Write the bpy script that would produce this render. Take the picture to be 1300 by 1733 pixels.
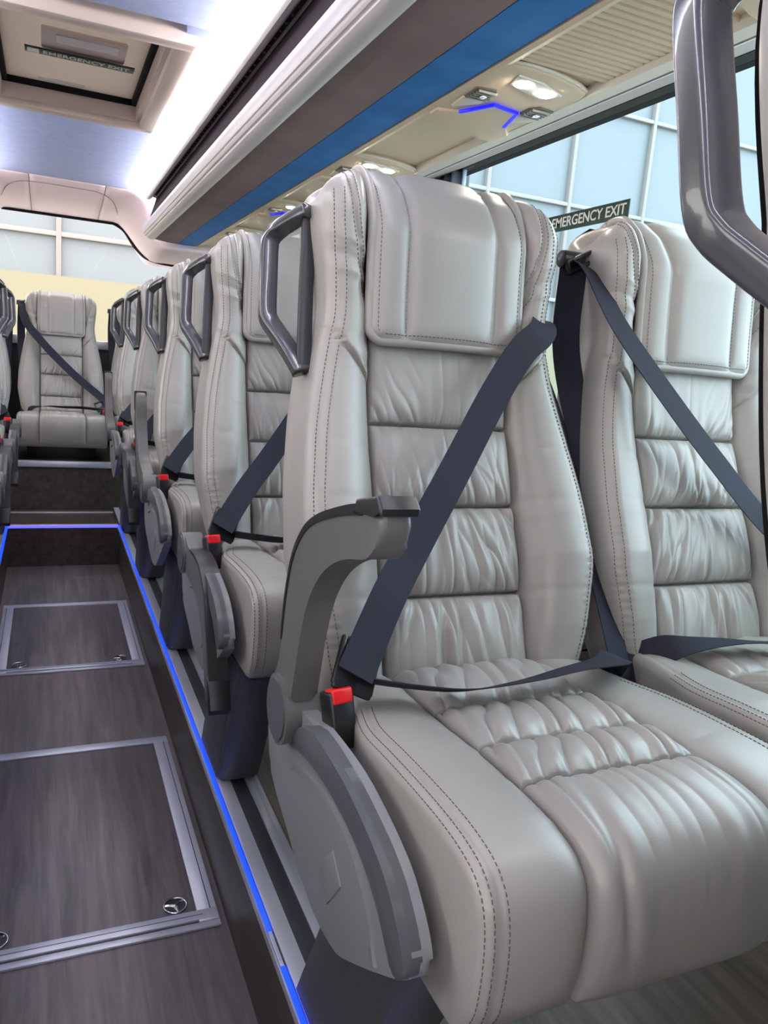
import bpy, bmesh, math, random
import numpy as np
from mathutils import Vector, Matrix

# ------------------------------------------------------------------ scene, camera, light
for o in list(bpy.data.objects): bpy.data.objects.remove(o)
scene = bpy.context.scene
C = scene.collection
random.seed(4); RS = np.random.RandomState(7)
Z0 = 1.126                                   # eye height above the aisle floor; geometry is written relative to it
cam_d = bpy.data.cameras.new('camera'); cam = bpy.data.objects.new('camera', cam_d); C.objects.link(cam)
cam_d.sensor_fit = 'HORIZONTAL'; cam_d.sensor_width = 36; cam_d.lens = 36.0; cam_d.clip_start = .02
right = Vector((0.91635, -0.39182, 0.08232)); down = Vector((0.0, -0.20557, -0.97864)); fwd = Vector((0.40038, 0.89678, -0.18837))
m3 = Matrix((right, -down, -fwd)).transposed()
cam.matrix_world = Matrix.Translation((0, 0, Z0)) @ m3.to_4x4()
scene.camera = cam
vs = scene.view_settings
vs.view_transform = 'Standard'; vs.look = 'None'; vs.gamma = 1.0; vs.use_curve_mapping = False
vs.exposure = 1.4
world = bpy.data.worlds.new('sky'); scene.world = world; world.use_nodes = True
bg = world.node_tree.nodes['Background']
bg.inputs[0].default_value = (0.985, 0.97, 0.955, 1); bg.inputs[1].default_value = 2.7

# ------------------------------------------------------------------ materials
MATS = {}
def mat(name, col, rough=.5, metal=0.0, spec=.5, emit=None, es=0, coat=0):
    m = bpy.data.materials.new(name); m.use_nodes = True
    b = m.node_tree.nodes['Principled BSDF']
    b.inputs['Base Color'].default_value = (*col, 1); b.inputs['Roughness'].default_value = rough
    b.inputs['Metallic'].default_value = metal; b.inputs['Specular IOR Level'].default_value = spec
    b.inputs['Coat Weight'].default_value = coat
    if emit: b.inputs['Emission Color'].default_value = (*emit, 1); b.inputs['Emission Strength'].default_value = es
    MATS[name] = m; return m
def nd(m, t, **kw):
    n = m.node_tree.nodes.new(t)
    for k, v in kw.items(): setattr(n, k, v)
    return n
def lk(m, a, b): m.node_tree.links.new(a, b)
def tex(m, scale=(1, 1, 1), kind='Noise', **ins):
    tc = nd(m, 'ShaderNodeTexCoord'); mp = nd(m, 'ShaderNodeMapping'); mp.inputs['Scale'].default_value = scale
    lk(m, tc.outputs['Object'], mp.inputs['Vector'])
    t = nd(m, 'ShaderNodeTex' + kind); lk(m, mp.outputs['Vector'], t.inputs['Vector'])
    for k, v in ins.items(): t.inputs[k.replace('_', ' ')].default_value = v
    return t
def ramp(m, src, c0, c1, p0=.3, p1=.7):
    r = nd(m, 'ShaderNodeValToRGB'); e = r.color_ramp.elements
    e[0].position = p0; e[0].color = (*c0, 1); e[1].position = p1; e[1].color = (*c1, 1)
    lk(m, src, r.inputs['Fac']); return r
def col_tex(m, t, c0, c1, p0=.3, p1=.7, out='Fac'):
    r = ramp(m, t.outputs[out], c0, c1, p0, p1); lk(m, r.outputs['Color'], m.node_tree.nodes['Principled BSDF'].inputs['Base Color'])
def bump(m, t, strength, dist, out='Fac'):
    b = nd(m, 'ShaderNodeBump'); b.inputs['Strength'].default_value = strength; b.inputs['Distance'].default_value = dist
    lk(m, t.outputs[out], b.inputs['Height']); lk(m, b.outputs['Normal'], m.node_tree.nodes['Principled BSDF'].inputs['Normal'])

m = mat('leather', (.318, .293, .272), .36, spec=.5)
col_tex(m, tex(m, (6, 6, 6), Scale=1.0, Detail=3), (.305, .281, .261), (.331, .305, .284))
bump(m, tex(m, (1, 1, 1), 'Voronoi', Scale=520.0), .12, .0006, 'Distance')
m = mat('stitch', (.12, .104, .098), .9, spec=.1)
m = mat('grey_plastic', (.215, .215, .226), .40); bump(m, tex(m, Scale=900.0), .08, .0004)
m = mat('slate_plastic', (.085, .087, .095), .40); bump(m, tex(m, Scale=900.0), .08, .0004)
m = mat('arm_plastic', (.125, .118, .115), .40); bump(m, tex(m, Scale=900.0), .08, .0004)
m = mat('pad_plastic', (.018, .018, .021), .36)
m = mat('handle_plastic', (.05, .05, .057), .24, coat=.5)
m = mat('black_plastic', (.012, .012, .014), .35)
m = mat('black_rubber', (.01, .01, .011), .8, spec=.2)
m = mat('red_button', (.75, .008, .012), .35)
m = mat('belt', (.026, .027, .040), .75, spec=.15)
bump(m, tex(m, (1, 1, 1), 'Wave', Scale=260.0, Distortion=.5), .25, .0006)
m = mat('blue_tag', (.08, .20, .55), .4)
m = mat('steel_dark', (.05, .05, .055), .35, metal=.8)
m = mat('chrome', (.75, .75, .78), .16, metal=1)
m = mat('aluminium', (.60, .61, .69), .36, metal=.45); bump(m, tex(m, (60, 1, 60), Scale=30.0), .05, .0005)
m = mat('track_insert', (.03, .033, .04), .5)
def wood(name, a, b, rough=.4):
    m = mat(name, a, rough, spec=.45)
    t = tex(m, (24, 1.6, 24), Scale=1.6, Detail=8, Roughness=.65, Distortion=.4)
    col_tex(m, t, a, b, .32, .72)
    bump(m, tex(m, (90, 6, 90), Scale=3.0, Detail=5), .12, .001)
    return m
wood('aisle_vinyl', (.075, .062, .063), (.205, .172, .168), .40)
wood('hatch_vinyl', (.080, .067, .071), (.215, .182, .178), .38)
wood('platform_vinyl', (.11, .085, .068), (.25, .20, .165), .45)
wood('riser_vinyl', (.030, .022, .019), (.085, .062, .050), .42)
m = mat('ceiling_fabric', (.52, .60, .95), .85, spec=.2)
col_tex(m, tex(m, Scale=26.0, Detail=6, Roughness=.7), (.48, .58, .93), (.57, .66, .97), .35, .65)
bump(m, tex(m, Scale=140.0, Detail=4), .25, .002)
mat('header_plastic', (.90, .73, .77), .5)
mat('cream_plastic', (.74, .68, .58), .42)
mat('hatch_frame', (.68, .57, .52), .5)
mat('psu_plastic', (.76, .60, .43), .5, spec=.3)
mat('psu_dark', (.10, .094, .085), .4)
mat('vent_slat', (.30, .28, .25), .4)
mat('rail_white', (.66, .62, .63), .34)
m = mat('rack_dark', (.022, .016, .021), 1, spec=.03); bump(m, tex(m, Scale=300.0), .1, .001)
m = mat('rack_brown', (.27, .20, .20), .75, spec=.25)
col_tex(m, tex(m, (3, 3, 3), Scale=3.0, Detail=6), (.25, .180, .182), (.30, .215, .215))
m = mat('rack_blue', (.015, .13, .42), .7, spec=.25)
col_tex(m, tex(m, (5, 5, 5), Scale=2.0, Detail=7), (.018, .17, .50), (.035, .23, .62))
mat('profile_grey', (.42, .40, .42), .45)
mat('header_line', (.25, .20, .215), .7)
mat('shell', (.10, .095, .10), .7)
mat('cove', (.27, .205, .19), .6)
mat('led_white', (1, 1, 1), .5, emit=(1.0, .93, .86), es=14)
mat('led_blue', (.02, .06, .8), .5, emit=(.003, .06, 1.0), es=.5)
mat('led_deep', (.01, .01, .8), .5, emit=(.003, .004, 1.0), es=.5)
mat('led_violet', (.2, .2, .9), .5, emit=(.16, .14, 1.0), es=.4)
mat('lamp_lens', (1, .95, .85), .3, emit=(1, .90, .76), es=70)
mat('lamp_plate', (.75, .70, .62), .25)
m = mat('clear_plastic', (.45, .47, .70), .2)
mat('plate_white', (.75, .78, .76), .4)
mat('sign_green', (.012, .045, .032), .4)
mat('sign_white', (.85, .86, .84), .4)
mat('hatch_glass', (.17, .155, .15), .25, coat=.2)
mat('facade_mullion', (.23, .205, .19), .6)
m = mat('facade_pane', (.142, .156, .170), .4)
mat('yellow_wall', (.195, .175, .115), .8)
m = mat('ground', (.30, .28, .25), .9)
m = mat('curtain', (.38, .47, .60), .85, spec=.2); bump(m, tex(m, Scale=500.0), .15, .001)
def glass(name, tint, refl=.06):
    m = bpy.data.materials.new(name); m.use_nodes = True; nt = m.node_tree; nt.nodes.clear()
    o = nd(m, 'ShaderNodeOutputMaterial'); t = nd(m, 'ShaderNodeBsdfTransparent'); t.inputs[0].default_value = (*tint, 1)
    g = nd(m, 'ShaderNodeBsdfGlossy'); g.inputs['Roughness'].default_value = .02
    x = nd(m, 'ShaderNodeMixShader'); x.inputs[0].default_value = refl
    lk(m, t.outputs[0], x.inputs[1]); lk(m, g.outputs[0], x.inputs[2]); lk(m, x.outputs[0], o.inputs[0]); MATS[name] = m
glass('tinted_glass', (.80, .93, .985), .010); glass('grey_glass', (.90, .90, .90), .010); glass('clear_glass', (.97, .98, .98), .001)
m = mat('roof_glass', (.26, .235, .22), .3); nt = m.node_tree
tr = nd(m, 'ShaderNodeBsdfTranslucent'); tr.inputs[0].default_value = (.36, .325, .30, 1); mxs = nd(m, 'ShaderNodeMixShader'); mxs.inputs[0].default_value = .6
lk(m, nt.nodes['Principled BSDF'].outputs[0], mxs.inputs[1]); lk(m, tr.outputs[0], mxs.inputs[2]); lk(m, mxs.outputs[0], nt.nodes['Material Output'].inputs[0])

# ------------------------------------------------------------------ helpers
def obj(name, me, material=None, parent=None, loc=None):
    o = bpy.data.objects.new(name, me); C.objects.link(o)
    if material and me is not None and not me.materials: me.materials.append(MATS[material])
    if parent: o.parent = parent
    if loc is not None: o.location = loc
    return o
def tag(o, label=None, cat=None, group=None, kind=None):
    if label: o['label'] = label
    if cat: o['category'] = cat
    if group: o['group'] = group
    if kind: o['kind'] = kind
    return o
def thing(name, label, cat, loc=(0, 0, Z0), group=None, kind=None):
    return tag(obj(name, None, loc=loc), label, cat, group, kind)
def mesh(name, V, F, smooth=True, recalc=False):
    me = bpy.data.meshes.new(name)
    me.from_pydata([tuple(map(float, v)) for v in V], [], [tuple(map(int, f)) for f in F])
    if recalc:
        bm = bmesh.new(); bm.from_mesh(me); bmesh.ops.recalc_face_normals(bm, faces=bm.faces); bm.to_mesh(me); bm.free()
    if smooth: me.polygons.foreach_set('use_smooth', [True] * len(me.polygons))
    me.update(); return me
def bm_mesh(name, bm, smooth=False, angle=None):
    me = bpy.data.meshes.new(name); bmesh.ops.recalc_face_normals(bm, faces=bm.faces); bm.to_mesh(me); bm.free()
    if smooth:
        me.polygons.foreach_set('use_smooth', [True] * len(me.polygons))
        me.set_sharp_from_angle(angle=math.radians(angle or 35))
    me.update(); return me
def box(bm, x0, x1, y0, y1, z0, z1, bev=0, seg=2):
    r = bmesh.ops.create_cube(bm, size=1); vsx = r['verts']
    for v in vsx:
        v.co.x = (x0 + x1) / 2 + v.co.x * (x1 - x0); v.co.y = (y0 + y1) / 2 + v.co.y * (y1 - y0); v.co.z = (z0 + z1) / 2 + v.co.z * (z1 - z0)
    if bev:
        es = list({e for v in vsx for e in v.link_edges})
        bmesh.ops.bevel(bm, geom=es, offset=bev, segments=seg, affect='EDGES', profile=.5)
def boxme(name, x0, x1, y0, y1, z0, z1, bev=0, seg=2):
    bm = bmesh.new(); box(bm, x0, x1, y0, y1, z0, z1, bev, seg); return bm_mesh(name, bm, bool(bev), 40)
def prism(bm, pts, axis, a, b, bev=0, seg=2):
    """polygon pts (two coords) extruded along axis 0/1/2 from a to b; bevel on the two rims"""
    def mk(p, t):
        return {0: (t, p[0], p[1]), 1: (p[0], t, p[1]), 2: (p[0], p[1], t)}[axis]
    v0 = [bm.verts.new(mk(p, a)) for p in pts]; v1 = [bm.verts.new(mk(p, b)) for p in pts]
    n = len(pts); f0 = bm.faces.new(v0); f1 = bm.faces.new(v1[::-1])
    for i in range(n): bm.faces.new((v0[i], v1[i], v1[(i + 1) % n], v0[(i + 1) % n]))
    if bev:
        es = list(f0.edges) + list(f1.edges)
        bmesh.ops.bevel(bm, geom=es, offset=bev, segments=seg, affect='EDGES', profile=.5)
def prismme(name, pts, axis, a, b, bev=0, seg=2, angle=35):
    bm = bmesh.new(); prism(bm, pts, axis, a, b, bev, seg); return bm_mesh(name, bm, True, angle)
def catmull(P, n):
    P = np.array(P, float); Q = np.vstack([2 * P[0] - P[1], P, 2 * P[-1] - P[-2]]); out = []
    for i in range(1, len(Q) - 2):
        for t in np.linspace(0, 1, n, endpoint=False):
            a, b, c, d = Q[i - 1], Q[i], Q[i + 1], Q[i + 2]
            out.append(.5 * ((2 * b) + (-a + c) * t + (2 * a - 5 * b + 4 * c - d) * t * t + (-a + 3 * b - 3 * c + d) * t ** 3))
    out.append(P[-1]); return np.array(out)
def sweep(path, sect, closed=False, up=(0, 0, 1), cap=True):
    """sweep a 2-D section (list of (a,b)) along a 3-D path with a fixed reference side vector"""
    path = np.array(path, float); n = len(path); V = []; F = []; k = len(sect)
    T = np.gradient(path, axis=0) if not closed else (np.roll(path, -1, 0) - np.roll(path, 1, 0))
    T /= np.linalg.norm(T, axis=1)[:, None]
    upv = np.array(up, float)
    for i in range(n):
        s = np.cross(T[i], upv); s /= (np.linalg.norm(s) + 1e-9); u = np.cross(s, T[i])
        for a, b in sect: V.append(path[i] + a * s + b * u)
    for i in range(n if closed else n - 1):
        for j in range(k):
            F.append((i * k + j, i * k + (j + 1) % k, ((i + 1) % n) * k + (j + 1) % k, ((i + 1) % n) * k + j))
    if cap and not closed: F.append(tuple(range(k))); F.append(tuple(range((n - 1) * k, n * k)))
    return V, F
def circ(r, n=10, ry=None): return [(r * math.cos(2 * math.pi * i / n), (ry or r) * math.sin(2 * math.pi * i / n)) for i in range(n)]
def rrect(a, b, r, n=4):
    out = []
    for cx, cy, s in ((a - r, b - r, 0), (-a + r, b - r, 1), (-a + r, -b + r, 2), (a - r, -b + r, 3)):
        for i in range(n + 1):
            t = math.pi / 2 * (s + i / n); out.append((cx + r * math.cos(t), cy + r * math.sin(t)))
    return out
def tube(name, path, r, n=10, up=(0, 0, 1)):
    V, F = sweep(path, circ(r, n), up=up); return mesh(name, V, F, True, True)
def ribbon(name, pts, wid, width=.046, th=.0016, n=10):
    """flat strap: path points + width direction per point"""
    P = catmull(pts, n); W = catmull(wid, n); V = []; F = []
    T = np.gradient(P, axis=0); T /= np.linalg.norm(T, axis=1)[:, None]
    for p, w, t in zip(P, W, T):
        w = w - t * np.dot(w, t); w /= np.linalg.norm(w); nn = np.cross(t, w)
        for a, b in ((-.5, 1), (-.17, 1.25), (.17, 1.25), (.5, 1), (.5, -1), (-.5, -1)): V.append(p + w * width * a + nn * th * b * .5)
    k = 6
    for i in range(len(P) - 1):
        for j in range(k): F.append((i * k + j, i * k + (j + 1) % k, (i + 1) * k + (j + 1) % k, (i + 1) * k + j))
    F.append(tuple(range(k))); F.append(tuple(range((len(P) - 1) * k, len(P) * k)))
    me = mesh(name, V, F, True, True); me.set_sharp_from_angle(angle=math.radians(50)); return me
def cyl(bm, c, r, a, b, axis=0, n=40, bev=0):
    pts = [(c[0] + r * math.cos(2 * math.pi * i / n), c[1] + r * math.sin(2 * math.pi * i / n)) for i in range(n)]
    prism(bm, pts, axis, a, b, bev)
def cylme(name, c, r, a, b, axis=0, n=40, bev=0):
    bm = bmesh.new(); cyl(bm, c, r, a, b, axis, n, bev); return bm_mesh(name, bm, True, 40)
def extrude_y(name, prof, y0, y1, closed=True, smooth=False):
    """open or closed (x,z) profile extruded along Y"""
    n = len(prof); V = [(p[0], y0, p[1]) for p in prof] + [(p[0], y1, p[1]) for p in prof]
    F = [(i, (i + 1) % n, n + (i + 1) % n, n + i) for i in range(n if closed else n - 1)]
    if closed: F += [tuple(range(n)), tuple(range(n, 2 * n))]
    me = mesh(name, V, F, smooth, True)
    if smooth: me.set_sharp_from_angle(angle=math.radians(40))
    return me
def text(name, body, size, matrix, material, parent, extrude=.0006, fit=None):
    cu = bpy.data.curves.new(name, 'FONT'); cu.body = body; cu.size = size; cu.extrude = extrude; cu.align_x = 'CENTER'; cu.align_y = 'CENTER'; cu.offset = size * .012
    t = bpy.data.objects.new('tmp', cu); C.objects.link(t)
    me = bpy.data.meshes.new_from_object(t.evaluated_get(bpy.context.evaluated_depsgraph_get())); me.name = name
    bpy.data.objects.remove(t); bpy.data.curves.remove(cu)
    co = np.array([v.co for v in me.vertices])
    if fit:
        sx = fit / (co[:, 0].max() - co[:, 0].min()); me.transform(Matrix.Scale(sx, 4, (1, 0, 0)))
    me.transform(matrix); me.materials.clear()
    return obj(name, me, material, parent)
def frame_mat(origin, xdir, ydir):
    x = Vector(xdir).normalized(); y = Vector(ydir).normalized(); z = x.cross(y)
    return Matrix.Translation(origin) @ Matrix((x, y, z)).transposed().to_4x4()

# ------------------------------------------------------------------ large structure (x right, y rearwards, z up; all relative to the eye)
XC = .0725                       # centre line of the bus
AL, AR = -.185, .33              # aisle edges
ZF, ZP, ZC = -1.126, -.92, .80   # aisle floor, seat platform, ceiling
YF, YE, YR = -2.7, 4.05, 5.37    # front wall, end of the aisle, rear wall
WX = 1.40; WXL = 2 * XC - WX
def mx(x): return 2 * XC - x
def struct(name, label, me, material, cat='setting'):
    return tag(obj(name, me, material, loc=(0, 0, Z0)), label, cat, kind='structure')
struct('floor', 'dark brown wood-look vinyl floor of the sunken aisle', boxme('floor', AL - .01, AR + .01, YF, YE, ZF - .03, ZF), 'aisle_vinyl', 'floor')
for nm, a, b, lab in (('floor_right', AR, WX + .04, 'raised wood-look floor under the right hand seats'), ('floor_left', WXL - .04, AL, 'raised wood-look floor under the left hand seats')):
    s = struct(nm, lab, boxme(nm, a + (.006 if a == AR else 0), b - (.006 if b == AL else 0), YF, 4.5, ZP - .02, ZP), 'platform_vinyl', 'floor')
    x = AR + .004 if a == AR else AL - .004
    obj('riser_panel', boxme('riser', x - .004, x + .004, YF, YE, ZF, ZP - .012), 'riser_vinyl', s)
# rear step and rear platform
s = struct('floor_step', 'dark wood step across the rear end of the aisle', boxme('step', AL - .02, AR + .02, YE, 4.52, ZP - .03, ZP - .012), 'riser_vinyl', 'step')
obj('riser_panel', boxme('riser', AL, AR, YE - .004, YE + .01, ZF, ZP - .012), 'riser_vinyl', s)
obj('nosing', boxme('nosing', AL, AR, YE + .02, YE + .055, ZP - .012, ZP - .004, .002), 'aluminium', s)
obj('nosing', boxme('nosing', AL, AR, 4.40, 4.42, ZP - .012, ZP - .006, .002), 'aluminium', s)
s = struct('floor_rear', 'raised dark wood rear platform carrying the back row seats', boxme('rear', WXL, WX, 4.5, YR, -.70, -.67), 'riser_vinyl', 'floor')
obj('riser_panel', boxme('riser', WXL, WX, 4.495, 4.51, ZP - .02, -.70), 'riser_vinyl', s)
obj('nosing', boxme('nosing', AL - .03, AR + .03, 4.485, 4.53, -.695, -.664, .004), 'aluminium', s)
# shell
s = struct('wall_right', 'grey trimmed side wall under the right windows', boxme('wall', WX + .0, WX + .06, YF, YR, ZP, -.22), 'shell', 'wall')
obj('pillar', boxme('pillar', WX - .02, WX + .06, 2.74, 3.10, -.22, .74), 'shell', s)
obj('pillar', boxme('pillar', WX - .02, WX + .06, 4.6, YR, -.22, .74), 'shell', s)
obj('pillar', boxme('pillar', WX - .02, WX + .06, YF, -2.3, -.22, .74), 'shell', s)
s = struct('wall_left', 'grey trimmed side wall under the left windows', boxme('wall', WXL - .06, WXL, YF, YR, ZP, -.22), 'shell', 'wall')
obj('pillar', boxme('pillar', WXL - .06, WXL + .02, 2.74, 3.10, -.22, .74), 'shell', s)
obj('pillar', boxme('pillar', WXL - .06, WXL + .02, 4.6, YR, -.22, .74), 'shell', s)
obj('pillar', boxme('pillar', WXL - .06, WXL + .02, YF, -2.3, -.22, .74), 'shell', s)
s = struct('wall_rear', 'dark rear wall below the back window', boxme('wall', WXL, WX, YR, YR + .05, ZP, -.06), 'shell', 'wall')
obj('sill', boxme('sill', WXL, WX, YR - .05, YR + .03, -.06, -.005, .008), 'aluminium', s)
s = struct('wall_front', 'unseen front bulkhead raised to cut low light, under the windscreen', boxme('wall', WXL, WX, YF - .05, YF, ZF, .08), 'shell', 'wall')  # out of view; height raised to keep low front light off the cushions
obj('header', boxme('header', WXL, WX, YF - .05, YF, .62, .95), 'shell', s)
# ceiling in two fabric panels, roof skin above the racks
roof = struct('ceiling', 'pale blue fabric ceiling lit by the white light strips', boxme('roof', WXL - .06, WX + .06, YF, 2.25, .95, .97), 'shell', 'ceiling')
for a in ((WXL - .06, WX + .06, 3.22, YR + .05), (WXL - .06, mx(.36), 2.25, 3.22), (.36, WX + .06, 2.25, 3.22)):
    obj('roof_skin', boxme('skin', *a, .95, .97), 'shell', roof)
obj('ceiling_panel', boxme('panel', mx(.474), .474, YF, 2.20, ZC, ZC + .02, .004), 'ceiling_fabric', roof)
for nm, a, b, c, d in (('l', mx(.474), mx(.33), 2.20, 2.93), ('r', .33, .474, 2.20, 2.93), ('l2', mx(.474), mx(.33), 2.945, 3.25), ('r2', .33, .474, 2.945, 3.25)):
    obj('ceiling_panel', boxme('panel', a, b, c, d, ZC, ZC + .02), 'ceiling_fabric', roof)
obj('ceiling_panel', boxme('panel', mx(.474), .474, 3.25, 4.57, ZC, ZC + .02, .004), 'ceiling_fabric', roof)
# rear header: moulded panel from the ceiling to the rear window, dropping below the ends of the racks
def header_piece(x0, x1, nx):
    xs = np.linspace(x0, x1, nx); V = []; F = []; nt = 16
    for x in xs:
        a = abs(x - XC); k = np.clip((a - .30) / .22, 0, 1); k = k * k * (3 - 2 * k)
        p = [(4.57, ZC), (4.62, ZC - .012), (4.85, ZC - .045), (5.15, ZC - .062), (5.3, ZC - .078), (5.3, ZC - .05)]
        q = [(4.50, ZC), (4.51, .70), (4.52, .56), (4.55, .515), (5.3, .49), (5.3, .52)]
        c = catmull([(1 - k) * np.array(u) + k * np.array(v) for u, v in zip(p, q)], 3)
        for y, z in c: V.append((x, y, z))
    n = len(c)
    for i in range(nx - 1):
        for j in range(n - 1): F.append((i * n + j, (i + 1) * n + j, (i + 1) * n + j + 1, i * n + j + 1))
    return mesh('header', V, F, True)
hd = tag(obj('trim_1', None, loc=(0, 0, Z0)), 'lavender grey moulded header panel above the rear window', 'trim', kind='structure')
for a, b, n in ((WXL, -.0945, 40), (-.0905, .277, 12), (.281, WX, 40)):
    o = obj('header_panel', header_piece(a, b, n), 'header_plastic', hd)
    md = o.modifiers.new('s', 'SOLIDIFY'); md.thickness = .008; md.offset = 1
for xx in (-.0925, .279):
    obj('seam_strip', header_piece(xx - .01, xx + .01, 2), 'header_line', hd, (0, 0, .004))
def header_pt(x, f):
    a = abs(x - XC); k = np.clip((a - .30) / .22, 0, 1); k = k * k * (3 - 2 * k)
    p = [(4.57, ZC), (4.62, ZC - .012), (4.85, ZC - .045), (5.15, ZC - .062), (5.3, ZC - .078), (5.3, ZC - .05)]
    q = [(4.50, ZC), (4.51, .70), (4.52, .56), (4.55, .515), (5.3, .49), (5.3, .52)]
    c = catmull([(1 - k) * np.array(u) + k * np.array(v) for u, v in zip(p, q)], 3)
    return (x, np.interp(f, np.arange(len(c)), c[:, 0]), np.interp(f, np.arange(len(c)), c[:, 1]) - .0005)
arc = [header_pt(x, f) for x, f in catmull([(-.24, 7.5), (-.20, 5.2), (-.14, 4.0), (-.05, 3.6), (.10, 3.6), (.24, 3.8), (.32, 5.0), (.36, 7.0), (.38, 8.5)], 8)]
obj('moulding', tube('moulding', arc, .0022, 6), 'header_line', hd)
xs_ = [(.36, 5.30, .722), (.43, 5.28, .68), (.50, 5.2, .57), (.58, 5.1, .505), (.8, 5.1, .49), (1.3, 5.1, .49)]
obj('seal', tube('seal', catmull(xs_, 6), .010, 8), 'black_rubber', hd)
# windows
def window(name, label, x, y0, y1, z0, z1, material, fr=.03):
    w = tag(obj(name, None, loc=(0, 0, Z0)), label, 'window', kind='structure')
    obj('pane', boxme('pane', x - .003, x + .003, y0, y1, z0, z1), material, w)
    bm = bmesh.new()
    for a in ((y0, y1, z1 - fr, z1), (y0, y1, z0, z0 + fr), (y0, y0 + fr, z0 + fr, z1 - fr), (y1 - fr, y1, z0 + fr, z1 - fr)):
        box(bm, x - .02, x + .01, *a, .003)
    obj('seal', bm_mesh('seal', bm), 'black_rubber', w); return w
win1 = window('window_1', 'large tinted side window with black seal beside the right hand seats', WX + .015, -2.3, 2.74, -.22, .738, 'tinted_glass')
window('window_2', 'tinted side window behind the curtained pillar on the right', WX + .015, 3.10, 4.6, -.22, .738, 'tinted_glass')
window('window_3', 'large tinted side window along the left hand seats', WXL - .015, -2.3, 2.74, -.22, .745, 'grey_glass')
window('window_4', 'tinted side window at the rear on the left', WXL - .015, 3.10, 4.6, -.22, .745, 'grey_glass')
w = tag(obj('window_5', None, loc=(0, 0, Z0)), 'wide rear window looking out on a pale facade', 'window', kind='structure')
obj('pane', boxme('pane', WXL, WX, YR + .01, YR + .016, -.06, .78), 'clear_glass', w)
bm = bmesh.new(); box(bm, mx(.40), .40, 5.29, 5.31, .708, .724, .003); obj('seal', bm_mesh('seal', bm), 'black_rubber', w)
w = tag(obj('window_6', None, loc=(0, 0, Z0)), 'windscreen at the front of the bus', 'window', kind='structure')
obj('pane', boxme('pane', WXL, WX, YF - .03, YF - .024, .08, .62), 'clear_glass', w)
# cove between rack and window
for sgn, nm, lab in ((1, 'trim_2', 'brown and cream trim strip above the right side windows'), (-1, 'trim_3', 'brown and cream trim strip above the left side windows')):
    X = (lambda x: x) if sgn > 0 else mx
    t = tag(obj(nm, None, loc=(0, 0, Z0)), lab, 'trim', kind='structure')
    obj('cove_panel', extrude_y('cove', [(X(a), b) for a, b in ((1.015, .560), (1.04, .566), (1.10, .592), (1.20, .638), (1.30, .683), (1.345, .702), (1.43, .735), (1.43, .80), (1.30, .80), (1.015, .66))], YF, 4.5), 'cove', t)
    obj('edge_beam', extrude_y('beam', [(X(a), b) for a, b in ((.962, .553), (.970, .545), (1.004, .546), (1.013, .552), (1.017, .575), (.99, .60), (.962, .58))], YF, 4.5), 'cream_plastic', t)
    obj('bead', extrude_y('bead', [(X(a), b) for a, b in ((1.019, .560), (1.026, .559), (1.032, .563), (1.028, .572), (1.019, .572))], YF, 4.5), 'cream_plastic', t)
    obj('bead', extrude_y('bead', [(X(a), b) for a, b in ((1.050, .567), (1.060, .571), (1.060, .580), (1.048, .576))], YF, 4.5), 'rail_white', t)
    obj('seal', extrude_y('seal', [(X(a), b) for a, b in ((1.335, .696), (1.395, .708), (1.41, .735), (1.335, .72))], -2.3, 2.74), 'black_rubber', t)

# ------------------------------------------------------------------ luggage racks with ceiling light strips
def rack(sgn, name, label):
    X = (lambda x: x) if sgn > 0 else mx
    P = lambda pts: [(X(a), b) for a, b in pts]
    t = thing(name, label, 'luggage rack')
    e = lambda n, pts, mt, y0=YF, y1=4.5, sm=False: obj(n, extrude_y(n, P(pts), y0, y1, True, sm), mt, t)
    e('top_profile', ((.474, .805), (.474, .760), (.482, .753), (.496, .756), (.507, .766), (.509, .805)), 'profile_grey')
    e('slot_strip', ((.507, .805), (.507, .774), (.514, .772), (.528, .768), (.536, .770), (.54, .805)), 'rack_dark')
    e('lip', ((.520, .774), (.524, .766), (.532, .763), (.538, .768), (.536, .776)), 'shell')
    e('front_panel', ((.536, .79), (.486, .628), (.52, .60), (.57, .79)), 'rack_dark')
    # ribbed edge rail
    rp = []
    c = (.505, .597)
    for i in range(49):
        a = math.radians(115 + i * (290 - 115) / 48); r = .047 - (.003 if i in (26, 27, 31, 32) else 0)
        rp.append((c[0] + r * math.cos(a), c[1] + r * .98 * math.sin(a)))
    rp += [(.535, .60), (.52, .635)]
    e('edge_rail', rp, 'rail_white', YF, 4.47)
    e('lower_panel', ((.520, .560), (.56, .5535), (.60, .5505), (.643, .549), (.643, .575), (.53, .60)), 'rack_brown')
    e('blue_panel', ((.645, .5485), (.69, .5475), (.738, .548), (.742, .552), (.742, .575), (.645, .575)), 'rack_blue')
    e('channel_edge', ((.744, .556), (.746, .548), (.756, .546), (.768, .549), (.770, .575), (.744, .575)), 'psu_plastic')
    e('channel_panel', ((.768, .560), (.988, .562), (.988, .58), (.768, .58)), 'psu_plastic')
    e('service_duct', ((.60, .60), (1.05, .60), (1.05, .61), (.60, .61)), 'shell')
    bm = bmesh.new()
    for k in range(76):
        y = .6 + k * .052
        box(bm, X(.517) - .003, X(.517) + .003, y, y + .012, .770, .779)
    tag(obj('air_slot', bm_mesh('slot', bm), 'black_plastic', t), kind='stuff')
    bm = bmesh.new()
    for k in range(70):
        y = .6 + k * .052; box(bm, X(.511) - .002, X(.511) + .002, y + .018, y + .046, .7735, .779, .0008)
    tag(obj('clip', bm_mesh('clip', bm), 'rail_white', t), kind='stuff')
    return t
rackR = rack(1, 'luggage_rack', 'luggage rack with white ribbed rail and blue underside above the right hand seats')
rackL = rack(-1, 'luggage_rack', 'luggage rack above the left hand seats, across the aisle from the curtain')
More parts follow.
